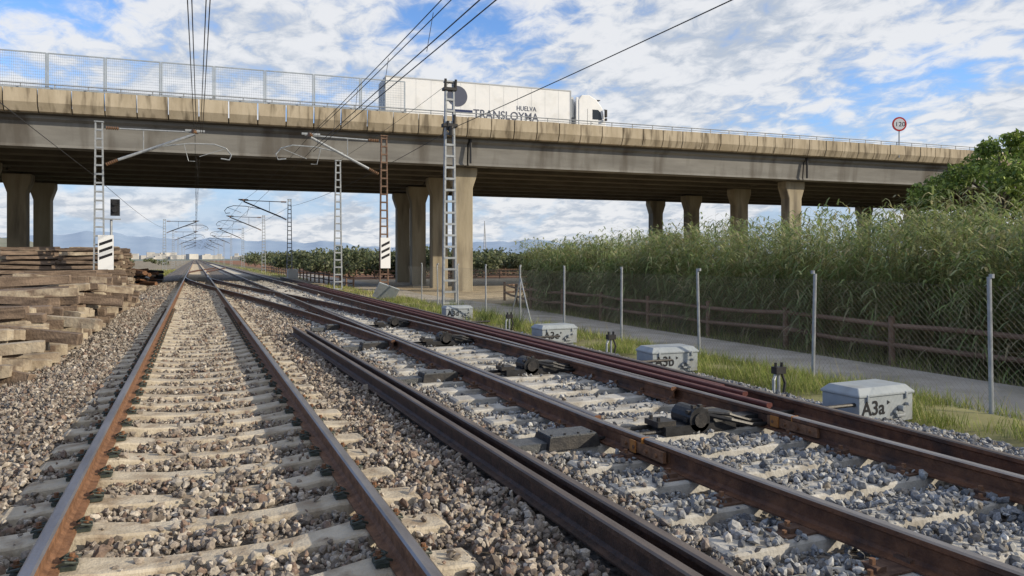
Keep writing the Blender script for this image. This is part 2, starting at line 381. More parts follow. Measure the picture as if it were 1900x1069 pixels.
def clip(b,x,y,sgn,z0=-.172):
    b.box((x+sgn*.11,y,z0+.010),(.075,.11,.020),0)
    b.cyl((x+sgn*.125,y,z0+.02),(x+sgn*.125,y,z0+.075),.015,6,1)
    b.cyl((x+sgn*.125,y,z0+.045),(x+sgn*.125,y,z0+.055),.028,8,1)
    pts=[(x+sgn*.06,y-.05,z0+.03),(x+sgn*.10,y-.065,z0+.05),(x+sgn*.155,y-.05,z0+.035),(x+sgn*.15,y-.02,z0+.045),(x+sgn*.09,y-.012,z0+.055),(x+sgn*.09,y+.012,z0+.055),(x+sgn*.15,y+.02,z0+.045),(x+sgn*.155,y+.05,z0+.035),(x+sgn*.10,y+.065,z0+.05),(x+sgn*.06,y+.05,z0+.03)]
    b.tube(pts,.008,5,0)
b=MB()
for y in SY:
    if 1<y<26:
        for x in (-.72,1.02):
            clip(b,x,y,-1); clip(b,x,y,1)
b.obj('rail_clips',[M['clip'],M['rust']],T1)
b=MB()
for y in SY:
    if 1<y<24:
        for x in (3.37,5.09):
            b.box((x,y+.1,-.17),(.44,.17,.012),0)
            for s_ in (-1,1):
                b.box((x+s_*.12,y+.1,-.15),(.07,.10,.03),0)
                b.cyl((x+s_*.13,y+.1,-.14),(x+s_*.13,y+.1,-.105),.018,6,1); b.cyl((x+s_*.19,y+.06,-.165),(x+s_*.19,y+.06,-.14),.016,6,1)
b.obj('rail_plates',[M['plate'],M['rust']],T2)

# ------------------------------------------------------------------ ballast stones
phi=(1+5**.5)/2
IV=np.array([(-1,phi,0),(1,phi,0),(-1,-phi,0),(1,-phi,0),(0,-1,phi),(0,1,phi),(0,-1,-phi),(0,1,-phi),(phi,0,-1),(phi,0,1),(-phi,0,-1),(-phi,0,1)],float); IV/=np.linalg.norm(IV[0])
IF=np.array([(0,11,5),(0,5,1),(0,1,7),(0,7,10),(0,10,11),(1,5,9),(5,11,4),(11,10,2),(10,7,6),(7,1,8),(3,9,4),(3,4,2),(3,2,6),(3,6,8),(3,8,9),(4,9,5),(2,4,11),(6,2,10),(8,6,7),(9,8,1)])
OV=np.array([(1,0,0),(-1,0,0),(0,1,0),(0,-1,0),(0,0,1),(0,0,-1)],float)
OF=np.array([(0,2,4),(2,1,4),(1,3,4),(3,0,4),(2,0,5),(1,2,5),(3,1,5),(0,3,5)])
def rotm(n):
    q=rng.normal(size=(n,4)); q/=np.linalg.norm(q,axis=1)[:,None]; a,b_,c,d=q.T
    return np.stack([np.stack([1-2*(c*c+d*d),2*(b_*c-a*d),2*(b_*d+a*c)],-1),np.stack([2*(b_*c+a*d),1-2*(b_*b_+d*d),2*(c*d-a*b_)],-1),np.stack([2*(b_*d-a*c),2*(c*d+a*b_),1-2*(b_*b_+c*c)],-1)],1)
def stones(name,P,S,C,ico=True,parent=None):
    BV,BF=(IV,IF) if ico else (OV,OF); n=len(P); nv=len(BV)
    V=BV[None]*(1+rng.uniform(-.40,.30,(n,nv,1)))*S[:,None,None]*rng.uniform(.55,1.3,(n,1,3))
    V=np.einsum('nij,nkj->nki',rotm(n),V)+P[:,None,:]
    F=(BF[None]+np.arange(n)[:,None,None]*nv).reshape(-1,3)
    return npmesh(name,V.reshape(-1,3),F,M['stone'],np.repeat(C,nv,0),parent)
def surf(x): return np.interp(x,[-3.6,-2.7,-1.9,-1.2,-1.0,1.3,1.5,1.9,2.6,3.0,5.6,6.2,7.0,7.7],[-.60,-.40,-.24,-.20,-.218,-.218,-.185,-.185,-.195,-.222,-.222,-.215,-.31,-.5])
def gen(n,x0,x1,y0,y1,smin,smax,ico,name,parent):
    x=rng.uniform(x0,x1,n); y=rng.uniform(y0,y1,n)
    S=rng.uniform(smin,smax,n)*rng.choice([.6,1,1.35],n,p=[.38,.46,.16])
    z_=surf(x)+rng.uniform(-.035,.012,n)+.018*np.sin(x*5.3+y*2.1)*np.sin(y*3.7-x*1.9)
    fy=np.abs(((y-0.3+0.3)%0.6)-0.3); on1=(np.abs(x-.15)<1.3)&(fy<.15)
    fy2=np.abs(((y-0.4+0.3)%0.6)-0.3); on2=(np.abs(x-4.28)<1.55)&(fy2<.16)
    patch=np.sin(x*2.3+y*1.1)+np.sin(y*2.7-x*3.1)+np.sin(x*6.1)*.6
    p1=np.where(patch>.9,.16,.03)+np.where((np.abs(x-.15)<.35)&(y<9),.05,0)
    p2=np.where(y<5.2,0.30,0.06)+np.where(patch>.7,.30,0)
    keep=np.ones(n,bool)
    r=rng.random(n)
    keep&=~(on1&(r>p1)); keep&=~(on2&(r>p2))
    z_=np.where(on1,np.where(np.abs(x-.15)<.6,-.21,-.18)+S*.4,z_); z_=np.where(on2,-.17+S*.4,z_)
    for xr in (-.72,1.02,3.37,5.09):
        nr=np.abs(x-xr)<.10; keep&=~(nr&(on1|on2)); z_=np.where(nr,z_-.05,z_)
    xp=np.interp(y,[0,8,16],[2.25,2.17,2.06]); keep&=~((np.abs(x-xp)<.19)&(y<16.5))
    xo=np.interp(y,[0,3.4,5.7,9,16,45],[5.42,5.55,5.70,5.82,5.86,6.2]); keep&=~(np.abs(x-xo)<.08)
    keep&=~((x>5.15)&(x<xo)&(y>6))
    x,y,z_,S=x[keep],y[keep],z_[keep],S[keep]; n=len(x)
    mixf=np.clip((x-2.45+rng.normal(0,.2,n))/.4,0,1); mixf=np.where(y>30,mixf*.6,mixf)[:,None]
    br=np.array([(.245,.21,.178),(.33,.29,.245),(.20,.145,.115),(.42,.38,.33),(.15,.125,.105)])[rng.choice(5,n,p=[.33,.25,.15,.13,.14])]
    gr=np.array([(.21,.215,.225),(.30,.305,.31),(.14,.145,.155),(.41,.41,.40),(.25,.225,.195)])[rng.choice(5,n,p=[.33,.26,.17,.11,.13])]
    C=(br*(1-mixf)+gr*mixf)*rng.uniform(.7,1.15,(n,1))
    stones(name,np.stack([x,y,z_],-1),S,C,ico,parent)
BG=empty('ballast_gravel')
gen(56000,-3.4,7.4,1.6,7,.015,.030,True,'near_stones',BG)
gen(42000,-3.6,7.6,7,14,.020,.034,False,'middle_stones',BG)
gen(34000,-3.6,7.6,14,28,.028,.042,False,'further_stones',BG)
gen(24000,-3.6,7.6,28,60,.045,.065,False,'far_stones',BG)

# ------------------------------------------------------------------ point locks and rods
PY=[5.8,9.55,13.4,17.3]
def lock(y):
    e=empty('switch_lock',(4.35,y,0)); b=MB()
    b.box((0,0,-.13),(.80,.30,.08),0)
    b.box((.28,0,-.06),(.26,.26,.09),0,None,(.8,.8))
    b.cyl((-.02,-.15,-.05),(-.02,.15,-.05),.115,18,0); b.cyl((-.02,-.17,-.05),(-.02,-.155,-.05),.07,14,1); b.cyl((-.02,.155,-.05),(-.02,.17,-.05),.09,14,1)
    for t in range(6):
        a=math.pi*t/5; b.box((-.02+.12*math.cos(a),-.10,-.05+.12*math.sin(a)),(.035,.04,.035),1)
    b.box((-.36,0,-.07),(.20,.22,.05),1)
    for s_ in (-1,1): b.cyl((-.42,s_*.06,-.05),(-.42,s_*.06,-.01),.018,6,1)
    b.tube([(.10,-.12,-.02),(.28,-.22,-.06),(.5,-.24,-.12),(.72,-.20,-.14)],.022,6,0)
    b.tube([(.10,-.09,-.0),(.30,-.17,-.02),(.52,-.18,-.09),(.76,-.12,-.13)],.018,6,0)
    b.tube([(.15,.12,-.02),(.4,.2,-.04),(.7,.14,-.12)],.018,6,0)
    b.cyl((-1.5,.1,-.13),(2.5,.1,-.13),.022,8,1); b.cyl((-1.2,-.08,-.14),(.5,-.08,-.14),.018,8,1)
    b.box((-1.35,-.02,-.125),(.50,.32,.10),1,None,(.92,.9)); b.box((-1.35,-.02,-.068),(.44,.27,.012),2)
    b.box((-1.75,0,-.155),(.34,.24,.07),2); b.box((.62,.0,-.12),(.28,.18,.10),0,None,(.85,.85))
    for k in range(4): b.cyl((-1.55+.13*k,-.12,-.065),(-1.55+.13*k,-.12,-.05),.012,6,1)
    b.obj('lock_housing',[M['black'],M['steel'],M['checker']],e)
for y in PY: lock(y)

def machine(x,y,lab,z0=-.40,rz=0.0):
    e=empty('point_machine_box',(x,y,z0),rz); b=MB()
    W_,D_,H_=.84,.50,.40
    b.box((0,0,.02),(W_*.85,D_*.85,.08),0)
    b.box((0,0,.20),(W_,D_,.30),0)
    b.box((0,0,.365),(W_+.03,D_+.03,.028),0)
    b.box((0,0,.41),(W_+.03,D_+.03,.07),0,None,(.86,.74))
    for xx in (-.3,.3): b.box((xx,-D_/2-.012,.34),(.035,.022,.08),0)
    b.cyl((.20,-D_/2-.07,.20),(.20,-D_/2,.20),.035,10,0); b.cyl((.30,-D_/2-.05,.24),(.30,-D_/2,.24),.02,8,1)
    b.cyl((.12,-D_/2-.04,.16),(.12,-D_/2,.16),.022,8,0)
    b.box((.20,-D_/2-.02,.12),(.14,.03,.03),1)
    b.cyl((-W_/2-.02,0,.1),(-W_/2-.5,0,.22),.02,8,1)
    b.box((-W_/2-.06,0,.10),(.12,.2,.1),0)
    for xx in (-.3,.3): b.box((xx,-D_/2-.05,.0),(.1,.12,.03),0)
    ob=b.obj('housing',[M['boxgrey'],M['galv']],e)
    bv=ob.modifiers.new('bevel','BEVEL'); bv.width=.006; bv.segments=1
    text('label',lab,(-.38,-D_/2-.004,.155),(math.radians(90),0,0),.36,.16,M['signblack'],e,.02)
    c=MB(); c.add([(.01,-D_/2-.004,.25),(.01,-D_/2-.004,.30),(.055,-D_/2-.004,.275)],[(0,1,2)]); c.obj('arrow',[M['signblack']],e)
machine(6.98,6.1,'A3a',-.40,.02); machine(7.08,10.1,'A3b',-.41,-.05); machine(7.12,14.3,'A3c',-.40,.03); machine(7.35,21.4,'A3d',-.42,-.04)
def cablepost(x,y):
    e=empty('cable_terminal_post',(x,y,-.42)); b=MB()
    b.cyl((0,0,0),(0,0,.38),.02,8,0); b.box((0,0,.42),(.16,.10,.09),1); b.cyl((-.05,0,.46),(-.05,0,.52),.02,6,1); b.cyl((.05,0,.46),(.05,0,.52),.02,6,1)
    b.tube([(.05,0,.38),(.09,-.02,.25),(.05,-.03,.1),(.1,-.05,0)],.02,6,1)
    b.tube([(-.05,0,.38),(-.1,-.02,.3),(-.11,-.03,.1),(-.05,-.05,0)],.022,6,2)
    b.obj('post',[M['galv'],M['black'],M['boxgrey']],e)
cablepost(7.0,7.5); cablepost(7.1,11.9); cablepost(7.3,17.2)

# ------------------------------------------------------------------ bridge
BA=-math.radians(3.8)
BR=empty('road_bridge',(0,46.1,0),BA)
x0,x1=-75,130; PX=[-42.3,-12.9,16.5,43.7,72.0,101]
b=MB()
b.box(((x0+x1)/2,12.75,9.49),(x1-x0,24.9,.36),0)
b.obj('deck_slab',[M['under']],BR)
b=MB(); b.box(((x0+x1)/2,12.75,9.69),(x1-x0,23.9,.04),0); b.obj('road_surface',[M['asphalt']],BR)
b=MB(); b2=MB()
edges=[x0]+PX+[x1]
gys=[1.5,4.7,7.9,11.1,14.3,17.5,20.7,23.7]
for i in range(len(edges)-1):
    a,c=edges[i]+.06,edges[i+1]-.06
    for gy in gys:
        pr=[(gy-.62,9.30),(gy-.62,9.15),(gy-.42,8.95),(gy-.36,8.1),(gy-.50,7.9),(gy-.50,7.60),(gy+.50,7.60),(gy+.50,7.9),(gy+.36,8.1),(gy+.42,8.95),(gy+.62,9.15),(gy+.62,9.30)]
        if gy==1.5:
            pr=[(gy-.85,9.30),(gy-.85,9.12),(gy-.62,8.98),(gy-.50,7.75),(gy-.55,7.60),(gy+.55,7.60),(gy+.75,9.30)]
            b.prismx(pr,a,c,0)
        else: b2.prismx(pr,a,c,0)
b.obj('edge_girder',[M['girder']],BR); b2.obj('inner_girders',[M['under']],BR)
b=MB()
for px in PX:
    for py in (2.3,9.0,16.5,23.3):
        prof=[(px-.60,-1.2),(px-.60,6.2),(px-.92,7.15),(px-.92,7.58),(px+.92,7.58),(px+.92,7.15),(px+.60,6.2),(px+.60,-1.2)]
        b.prism(prof,py-.5,py+.5,0)
ob=b.obj('piers',[M['pier']],BR); bv=ob.modifiers.new('bevel','BEVEL'); bv.width=.05; bv.segments=2
b=MB()
for px in PX:
    for i in range(len(gys)-1):
        b.box((px,(gys[i]+gys[i+1])/2,8.4),(.7,2.0,1.3),0)
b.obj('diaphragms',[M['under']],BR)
b=MB(); n=int((x1-x0)/1.6)
for i in range(n):
    a=x0+i*1.6+.035; c=x0+(i+1)*1.6-.035; dj=U(-.02,.02); dh=U(-.015,.015)
    b.prismx([(.32,9.34),(.12,9.40),(-.10+dj,9.85),(-.10+dj,10.58+dh),(.10+dj,10.58+dh),(.30,9.9),(.30,9.72)],a,c,0)
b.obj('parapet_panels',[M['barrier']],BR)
b=MB(); b.prismx([(25.2,9.33),(25.6,9.85),(25.6,10.58),(25.4,10.58),(25.2,9.9)],x0,x1,0)
b.box(((x0+x1)/2,.42,9.5),(x1-x0,.2,.32),0)
b.obj('far_parapet',[M['under']],BR)
b=MB()
b.tube([(x0,0,10.86),(x1,0,10.86)],.035,6,0); b.tube([(x0,0,10.70),(x1,0,10.70)],.022,6,0)
for i in range(n//1):
    xx=x0+i*1.6+.8; b.box((xx,.02,10.72),(.05,.05,.28),0)
b.obj('parapet_rail',[M['galv']],BR)
b=MB(); x=1.0-2.8*14
while x<11.8:
    xa=x+.05; xb=x+2.75
    yy_=.16
    for xx in (xa,xb): b.box((xx,yy_,11.6),(.075,.05,2.0),0)
    for zz_ in (10.66,12.58): b.box(((xa+xb)/2,yy_,zz_),(2.7,.045,.065),0)
    for k in range(1,27): b.box((xa+k*.1,yy_,11.6),(.009,.009,1.9),0)
    for k in range(1,13): b.box(((xa+xb)/2,yy_,10.66+k*.148),(2.65,.009,.009),0)
    x+=2.8
b.obj('safety_screen',[mat('screen_steel',(0.26,0.30,0.35),(0.34,0.39,0.44),4,0.5)],BR)
b=MB()
for px in PX: b.tube([(px+.1,.62,9.3),(px+.1,.62,7.7)],.08,8,0)
b.obj('joint_covers',[M['wire']],BR)

def speed_sign(x,y,zc):
    e=empty('speed_limit_sign',(x,y,zc)); e.rotation_euler=(0,0,math.radians(-25))
    b=MB(); b.cyl((0,.03,0),(0,.0,0),.58,36,2); b.cyl((0,-.001,0),(0,-.012,0),.57,36,1); b.cyl((0,-.013,0),(0,-.02,0),.45,36,0)
    b.box((0,.06,-1.25),(.08,.05,2.9),2)
    b.tube([(0,.06,-1.9),(-.3,.1,-2.3)],.03,6,2)
    b.obj('disc',[M['signwhite'],M['signred'],M['galv']],e)
    text('number','120',(-.36,-.026,-.18),(math.radians(90),0,0),.70,.36,M['signblack'],e,.0)
speed_sign(52.2,42.5,12.3)

# ------------------------------------------------------------------ truck
TR=empty('articulated_truck',(11.8,50.2,9.71),BA)
b=MB()
b.box((6.8,0,2.6),(13.6,2.55,2.80),0)
for s_ in (-1,1):
    b.box((6.8,s_*1.285,4.0),(13.62,.03,.08),1); b.box((6.8,s_*1.285,1.24),(13.62,.03,.10),1)
    for xx in (0.03,13.57): b.box((xx,s_*1.285,2.6),(.07,.035,2.8),1)
    for k in range(1,13): b.box((k*1.05,s_*1.277,2.6),(.012,.008,2.66),1)
b.box((-.02,-.64,2.6),(.03,1.2,2.7),1); b.box((-.02,.64,2.6),(.03,1.2,2.7),1)
for yy_ in (-.9,-.35,.35,.9): b.cyl((-.06,yy_,1.25),(-.06,yy_,3.95),.02,6,1)
b.box((13.78,0,2.9),(.34,1.9,1.5),1)
b.obj('trailer_body',[M['white'],mat('truck_trim',(0.45,0.47,0.49),rough=0.4)],TR)
b=MB(); b.box((6.6,0,1.0),(12.6,1.0,.28),0)
for xx in (1.9,3.2,4.5,13.0,15.6):
    for s_ in (-1,1):
        b.cyl((xx,s_*1.22,.5),(xx,s_*.9,.5),.5,20,0); b.cyl((xx,s_*1.235,.5),(xx,s_*1.2,.5),.26,14,1)
b.box((8.5,-1.15,.8),(4.5,.05,.5),1); b.box((14.4,0,.75),(3.6,1.1,.3),0)
b.cyl((14.35,-1.0,.8),(15.0,-1.0,.8),.3,12,1)
b.obj('chassis_and_wheels',[M['rubber'],M['galv']],TR)
b=MB()
cp=[(14.25,.45),(14.25,3.45),(14.5,3.80),(15.1,3.84),(15.7,3.50),(16.15,2.95),(16.42,2.0),(16.48,1.0),(16.45,.45)]
b.prism(cp,-1.22,1.22,0)
b.prism([(14.05,1.1),(14.05,3.65),(14.25,3.6),(14.25,1.1)],-1.18,-1.1,0)
ob=b.obj('cab',[M['white']],TR); bv=ob.modifiers.new('bevel','BEVEL'); bv.width=.09; bv.segments=3
b=MB()
b.add([(15.35,-1.226,2.05),(16.15,-1.226,2.05),(16.02,-1.226,2.60),(15.8,-1.226,2.78),(15.35,-1.226,2.78)],[(0,1,2,3,4)],0)
q=[(15.86,-1.0,3.30),(16.175,-1.0,2.94),(16.435,-1.0,2.02),(16.435,1.0,2.02),(16.175,1.0,2.94),(15.86,1.0,3.30)]
b.add([(x_+.015,y_,z_+.01) for x_,y_,z_ in q],[(0,1,4,5),(1,2,3,4)],0)
b.box((16.35,-1.42,2.5),(.14,.2,.55),1); b.box((16.3,-1.3,2.8),(.05,.2,.04),1); b.box((16.35,-1.42,2.05),(.12,.2,.18),1)
b.box((14.95,-1.225,1.7),(.012,.01,2.2),1); b.box((15.3,-1.235,1.75),(.16,.03,.03),1)
b.box((15.0,-1.225,.85),(1.6,.05,.12),1); b.box((15.85,-1.05,3.50),(.3,.3,.05),1)
b.obj('windows_and_mirrors',[M['glass'],M['black']],TR)
text('haulier_name','TRANSLOYMA',(6.15,-1.292,1.60),(math.radians(90),0,0),4.9,.60,M['greytext'],TR,.006)
text('town_name','HUELVA',(9.35,-1.292,2.32),(math.radians(90),0,0),1.5,.33,M['greytext'],TR,.005)
b=MB(); b.cyl((5.0,-1.276,3.0),(5.0,-1.292,3.0),.72,32,0)
b.box((5.1,-1.285,1.98),(2.0,.014,.22),1)
b.obj('plain_mark',[M['greytext'],M['navy']],TR)

# ------------------------------------------------------------------ masts
def mast_geom(b,x,y,zb,zt,w0=.5,w1=.28,mi=0,step=.42,d=.16):
    for s_ in (-1,1):
        vs=[]
        for z_,w_ in ((zb,w0),(zt,w1)):
            cx=x+s_*w_/2
            for dx,dy in ((-.032,-d/2),(.032,-d/2),(.032,d/2),(-.032,d/2)): vs.append((cx+dx,y+dy,z_))
        b.add(vs,[(0,3,2,1),(4,5,6,7),(0,1,5,4),(1,2,6,5),(2,3,7,6),(3,0,4,7)],mi)
    z_=zb+.3; k=0
    while z_<zt:
        t=(z_-zb)/(zt-zb); w_=w0+(w1-w0)*t
        for yy_ in (-d/2-.006,d/2+.006): b.box((x,y+yy_,z_),(w_+.06,.012,.075),mi)
        z_+=step; k+=1
def insul(b,p0,p1,mi=1):
    p0=Vector(p0);p1=Vector(p1)
    for i in range(6):
        t0=i/6; a=p0.lerp(p1,t0); c=p0.lerp(p1,t0+.1); b.cyl(a,c,.085,10,mi)
    b.cyl(p0,p1,.035,8,mi)
def cantilever(b,x,y,zt,xe,dirn,mi=0):
    zt2=zt-.25; m_=x+dirn*.3
    insul(b,(m_,y,zt2),(x+dirn*.85,y,zt2)); b.tube([(x+dirn*.85,y,zt2),(xe+dirn*.3,y,zt2+.05)],.04,8,mi)
    insul(b,(m_,y,zt2-1.75),(x+dirn*.8,y,zt2-1.50)); b.tube([(x+dirn*.8,y,zt2-1.5),(xe,y,zt2-.05)],.07,8,mi)
    b.tube([(x+dirn*1.9,y,zt2),(x+dirn*1.9,y,zt2-.95)],.02,6,mi)
    zc=zt2-1.15
    b.tube([(xe-dirn*1.6,y,zt2-.75),(xe-dirn*.2,y,zt2-.52),(xe+dirn*.9,y,zt2-.50),(xe+dirn*1.45,y,zt2-.68),(xe+dirn*1.7,y,zt2-1.0),(xe+dirn*1.6,y,zt2-1.25),(xe+dirn*1.2,y,zt2-1.2)],.035,6,mi)
    b.tube([(xe+dirn*1.45,y,zt2-.68),(xe+dirn*.2,y,zc)],.018,6,mi)
    b.tube([(xe-dirn*.5,y,zt2-.55),(xe-dirn*.3,y,zc-.25),(xe,y,zc-.25)],.018,6,mi)
    b.cyl((xe-.12,y-.1,zt2+.08),(xe+.12,y+.1,zt2+.08),.1,10,1)
    b.box((xe,y,zt2+.12),(.9,.12,.1),mi)
def stripes(e,x,y,zc,w_,h_):
    b=MB(); b.box((x,y,zc),(w_,.03,h_),0)
    for k in range(3):
        z0=zc+h_*(.28-.20*k)
        b.add([(x-w_*.42,y-.019,z0-.16),(x+w_*.42,y-.019,z0+.06),(x+w_*.42,y-.019,z0+.20),(x-w_*.42,y-.019,z0-.02)],[(0,1,2,3)],1)
    b.obj('striped_board',[M['signwhite'],M['signblack']],e)
def mast(x,y,zb,zt,kind,arm=None,board=None,w0=.5,w1=.28):
    e=empty('catenary_mast'); b=MB(); m_=M['rustmast'] if kind=='rust' else M['galv']
    mast_geom(b,x,y,zb,zt,w0,w1)
    b.box((x,y,zt+.02),(w1+.12,.25,.05),0)
    b.obj('lattice_post',[m_],e)
    if arm:
        c=MB(); cantilever(c,x,y,zt,arm[0],arm[1]); c.obj('cantilever',[M['galv'] if y<60 else M['wire'],M['insul']],e)
    if board: stripes(e,x+board[0],y-.16,board[1],board[2],board[3])
    return e
e=mast(8.7,26.2,-.5,8.0,'galv',None,None,.50,.28)
b=MB()
for dx,zz_ in ((-.2,7.9),(.2,7.9),(-.1,6.35),(.15,6.6)): b.tube([(8.7+dx,26.1,zz_-.15),(8.7+dx,26.05,zz_+.2)],.05,6,0)
b.box((8.7,26.2,6.4),(.55,.3,.12),0); b.box((8.7,26.2,7.75),(.5,.3,.1),0); b.cyl((8.7,26.0,6.0),(8.7,26.0,6.35),.09,8,0)
b.obj('fittings',[M['wire']],e)
mast(9.15,38.5,-.5,7.9,'rust',(5.4,-1),(.05,1.75,.52,1.6),.44,.28)
mast(-4.2,40.1,-.7,7.95,'galv',(0.0,1),(.3,1.75,.66,1.65),.46,.28)
mast(7.6,43.3,-.6,7.1,'galv',None,None,.45,.25)
mast(8.6,76,-.7,7.3,'galv',(4.3,-1)); mast(8.6,106,-.7,7.3,'galv',(4.3,-1)); mast(-4.2,122,-.7,7.3,'galv',(.15,1))
for y in (150,200,250,310,380): mast(8.4,y,-.7,7.3,'galv',(4.3,-1))
for y in (170,220,280,350): mast(-4.2,y,-.7,7.3,'galv',(.15,1))
e=empty('railway_signal'); b=MB(); b.cyl((-4.0,43.5,-.6),(-4.0,43.5,3.5),.06,8,1); b.box((-3.8,43.3,4.1),(.42,.25,.85),0)
b.cyl((-3.8,43.05,4.3),(-3.8,43.18,4.3),.12,12,0); b.cyl((-3.8,43.05,3.95),(-3.8,43.18,3.95),.12,12,0); b.box((-4.0,43.4,3.5),(.9,.06,.06),1)
b.obj('signal_head',[M['black'],M['galv']],e)
WR=empty('overhead_wires'); b=MB()
def wire(p,q,r=.012,sag=.25,n=14):
    p=Vector(p); q=Vector(q); b.tube([p.lerp(q,i/n)-Vector((0,0,4*sag*(i/n)*(1-i/n))) for i in range(n+1)],r,5,0)
for dx in (-.34,-.24): wire((dx-.05,-12,8.3),(dx+.3,40.1,7.85),.015,.15)
for dx in (.25,.34): wire((dx,-12,8.3),(dx,40.1,7.75),.015,.15)
for dx in (-.03,.05): wire((.15+dx,40.1,6.4),(.15+dx,122,5.6),.012,0)
wire((.0,40.1,7.75),(.1,122,7.0),.012,.3)
wire((.1,122,7.0),(.1,380,7.0),.015,.3); wire((.15,122,5.6),(.15,380,5.6),.015,0)
for dx in (-.35,.0): wire((5.75+dx,-10,7.9),(5.5+dx*.3,38.5,7.75),.014,.2)
for dx in (0,.42): wire((5.0+dx,-10,6.25),(5.35+dx*.4,38.5,6.9),.015,0)
wire((5.4,38.5,7.75),(4.3,76,7.1),.012,.3); wire((5.4,38.5,6.9),(4.3,76,5.7),.012,0)
wire((4.3,76,7.1),(4.3,380,7.1),.015,.3); wire((4.3,76,5.7),(4.3,380,5.7),.015,0)
wire((9.6,-12,6.5),(8.9,26.1,6.35),.013,.15); wire((8.9,26.1,6.35),(8.6,76,6.6),.013,.4); wire((8.6,76,6.6),(8.4,380,6.6),.015,.3)
wire((-4.7,-10,5.6),(-4.4,40,5.4),.012,.1); wire((-4.4,40,5.4),(-4.2,122,6.0),.012,.4)
wire((8.7,26.1,8.0),(7.6,43.3,7.1),.008,.1)
for k in range(8):
    y=4+k*4.6; t=(y+10)/48.5
    zt_=7.9-.15*t-.8*t*(1-t); zc=6.25+.65*t
    b.tube([(5.6-.2*t,y,zt_),(5.2+.2*t,y,zc)],.008,4,0)
for k in range(6):
    y=46+k*12; b.tube([(.05,y,7.3),(.15,y,6.1)],.008,4,0)
b.obj('wires',[M['wire']],WR)

# ------------------------------------------------------------------ fences
FE=empty('chain_link_fence'); b=MB()
fy=[5.9-2.8*3+2.8*k for k in range(13)]; fx=lambda y: 8.8 if y<26 else 8.8+(y-26)*.05
for y in fy:
    zb=-.5; x=fx(y)
    b.cyl((x,y,zb),(x+U(-.03,.02),y+U(-.05,.05),1.24+U(-.03,.03)),.026,8,0); b.cyl((x,y,1.22),(x,y,1.27),.03,8,0)
y=fy[8]; b.cyl((8.8,y,.9),(8.8,y-.8,-.45),.02,6,0); b.cyl((8.8,y,.9),(8.8,y+.8,-.45),.02,6,0)
b.obj('posts',[M['galv']],FE)
b=MB(); ymin,ymax=fy[0],fy[-1]; H0,H1=-.42,1.12; hh=H1-H0; n_=int((ymax-ymin)/.08)
def thin(p,q,r=.0013):
    p=Vector(p);q=Vector(q); a=Vector((r,0,0)); c=Vector((0,r,-r)); d=Vector((-r,0,0))
    b.add([p+a,p+c,p+d,q+a,q+c,q+d],[(0,1,4,3),(1,2,5,4),(2,0,3,5)],0)
for i in range(n_):
    y=ymin+i*.08
    thin((8.82,y,H0),(8.82,y+hh,H1)); thin((8.824,y+hh,H0),(8.824,y,H1))
for zz_ in (H0+.03,.35,H1): thin((8.82,ymin,zz_),(8.82,ymax,zz_),.003)
b.obj('wire_mesh',[M['fwire']],FE)
def woodfence(pts,zb,h=.95,sp=3.0):
    e=empty('wooden_fence'); b=MB()
    for i in range(len(pts)-1):
        p=Vector((*pts[i],0)); q=Vector((*pts[i+1],0)); L_=(q-p).length; n=max(1,round(L_/sp)); prev=None
        for k in range(n+1):
            c=p.lerp(q,k/n); dz=U(-.04,.04)
            if k<n or i==len(pts)-2: b.cyl((c.x,c.y,zb-.1),(c.x+U(-.02,.02),c.y,zb+h+.06),.065,9,0)
            if prev is not None:
                for t,j in ((.90,.5),(.48,-.5)):
                    b.tube([(prev.x,prev.y,zb+h*t+pz),((prev.x+c.x)/2,(prev.y+c.y)/2,zb+h*t+U(-.05,.01)),(c.x,c.y,zb+h*t+dz)],.052,8,0)
            prev=c; pz=dz
    b.obj('posts_and_rails',[M['wood']],e)
woodfence([(13.3,2.0),(13.3,29)],-.75)
woodfence([(13.3,29),(15,36),(22,41),(34,43)],-.78)
woodfence([(10.2,52),(10.2,130)],-.78,1.0,2.6)
woodfence([(18,80),(45,74),(80,70)],-.8,1.0,2.8)
woodfence([(18,90),(50,86),(90,84)],-.8,1.0,2.8)

# ------------------------------------------------------------------ sleeper stacks
ST=empty('stacked_old_sleepers'); b=MB()
def Hs(y): return np.interp(y,[12.2,13.2,15,17,20,23,26,31,33],[-.10,.18,.40,.62,.80,.90,.92,.85,.5])
def beam(c,L_,wd,hg,R,mi):
    st=[(-.5,.85,.9),(-.47,1,1),(-.28,1,1),(-.18,.85,.86),(0,.82,.84),(.18,.85,.86),(.28,1,1),(.47,1,1),(.5,.85,.9)]
    if mi==1: st=[(-.5,.96,.97),(-.49,1,1),(-.2,1,U(.90,1)),(.1,U(.92,1),.98),(.49,1,1),(.5,.96,.97)]
    vs=[]
    for t,kw,kh in st:
        j=lambda: U(-.011,.011)
        for yy_,zz_ in ((-.5,-.5),(-.42,.5),(.42,.5),(.5,-.5)):
            vs.append(R@Vector((t*L_+j(),yy_*wd*kw+j(),(-.5*hg if zz_<0 else hg*(kh-.5))+j()))+Vector(c))
    fs=[]
    for i in range(len(st)-1):
        for k in range(4): fs.append((i*4+k,i*4+(k+1)%4,(i+1)*4+(k+1)%4,(i+1)*4+k))
    fs.append((3,2,1,0)); e_=(len(st)-1)*4; fs.append((e_,e_+1,e_+2,e_+3)); b.add(vs,fs,mi)
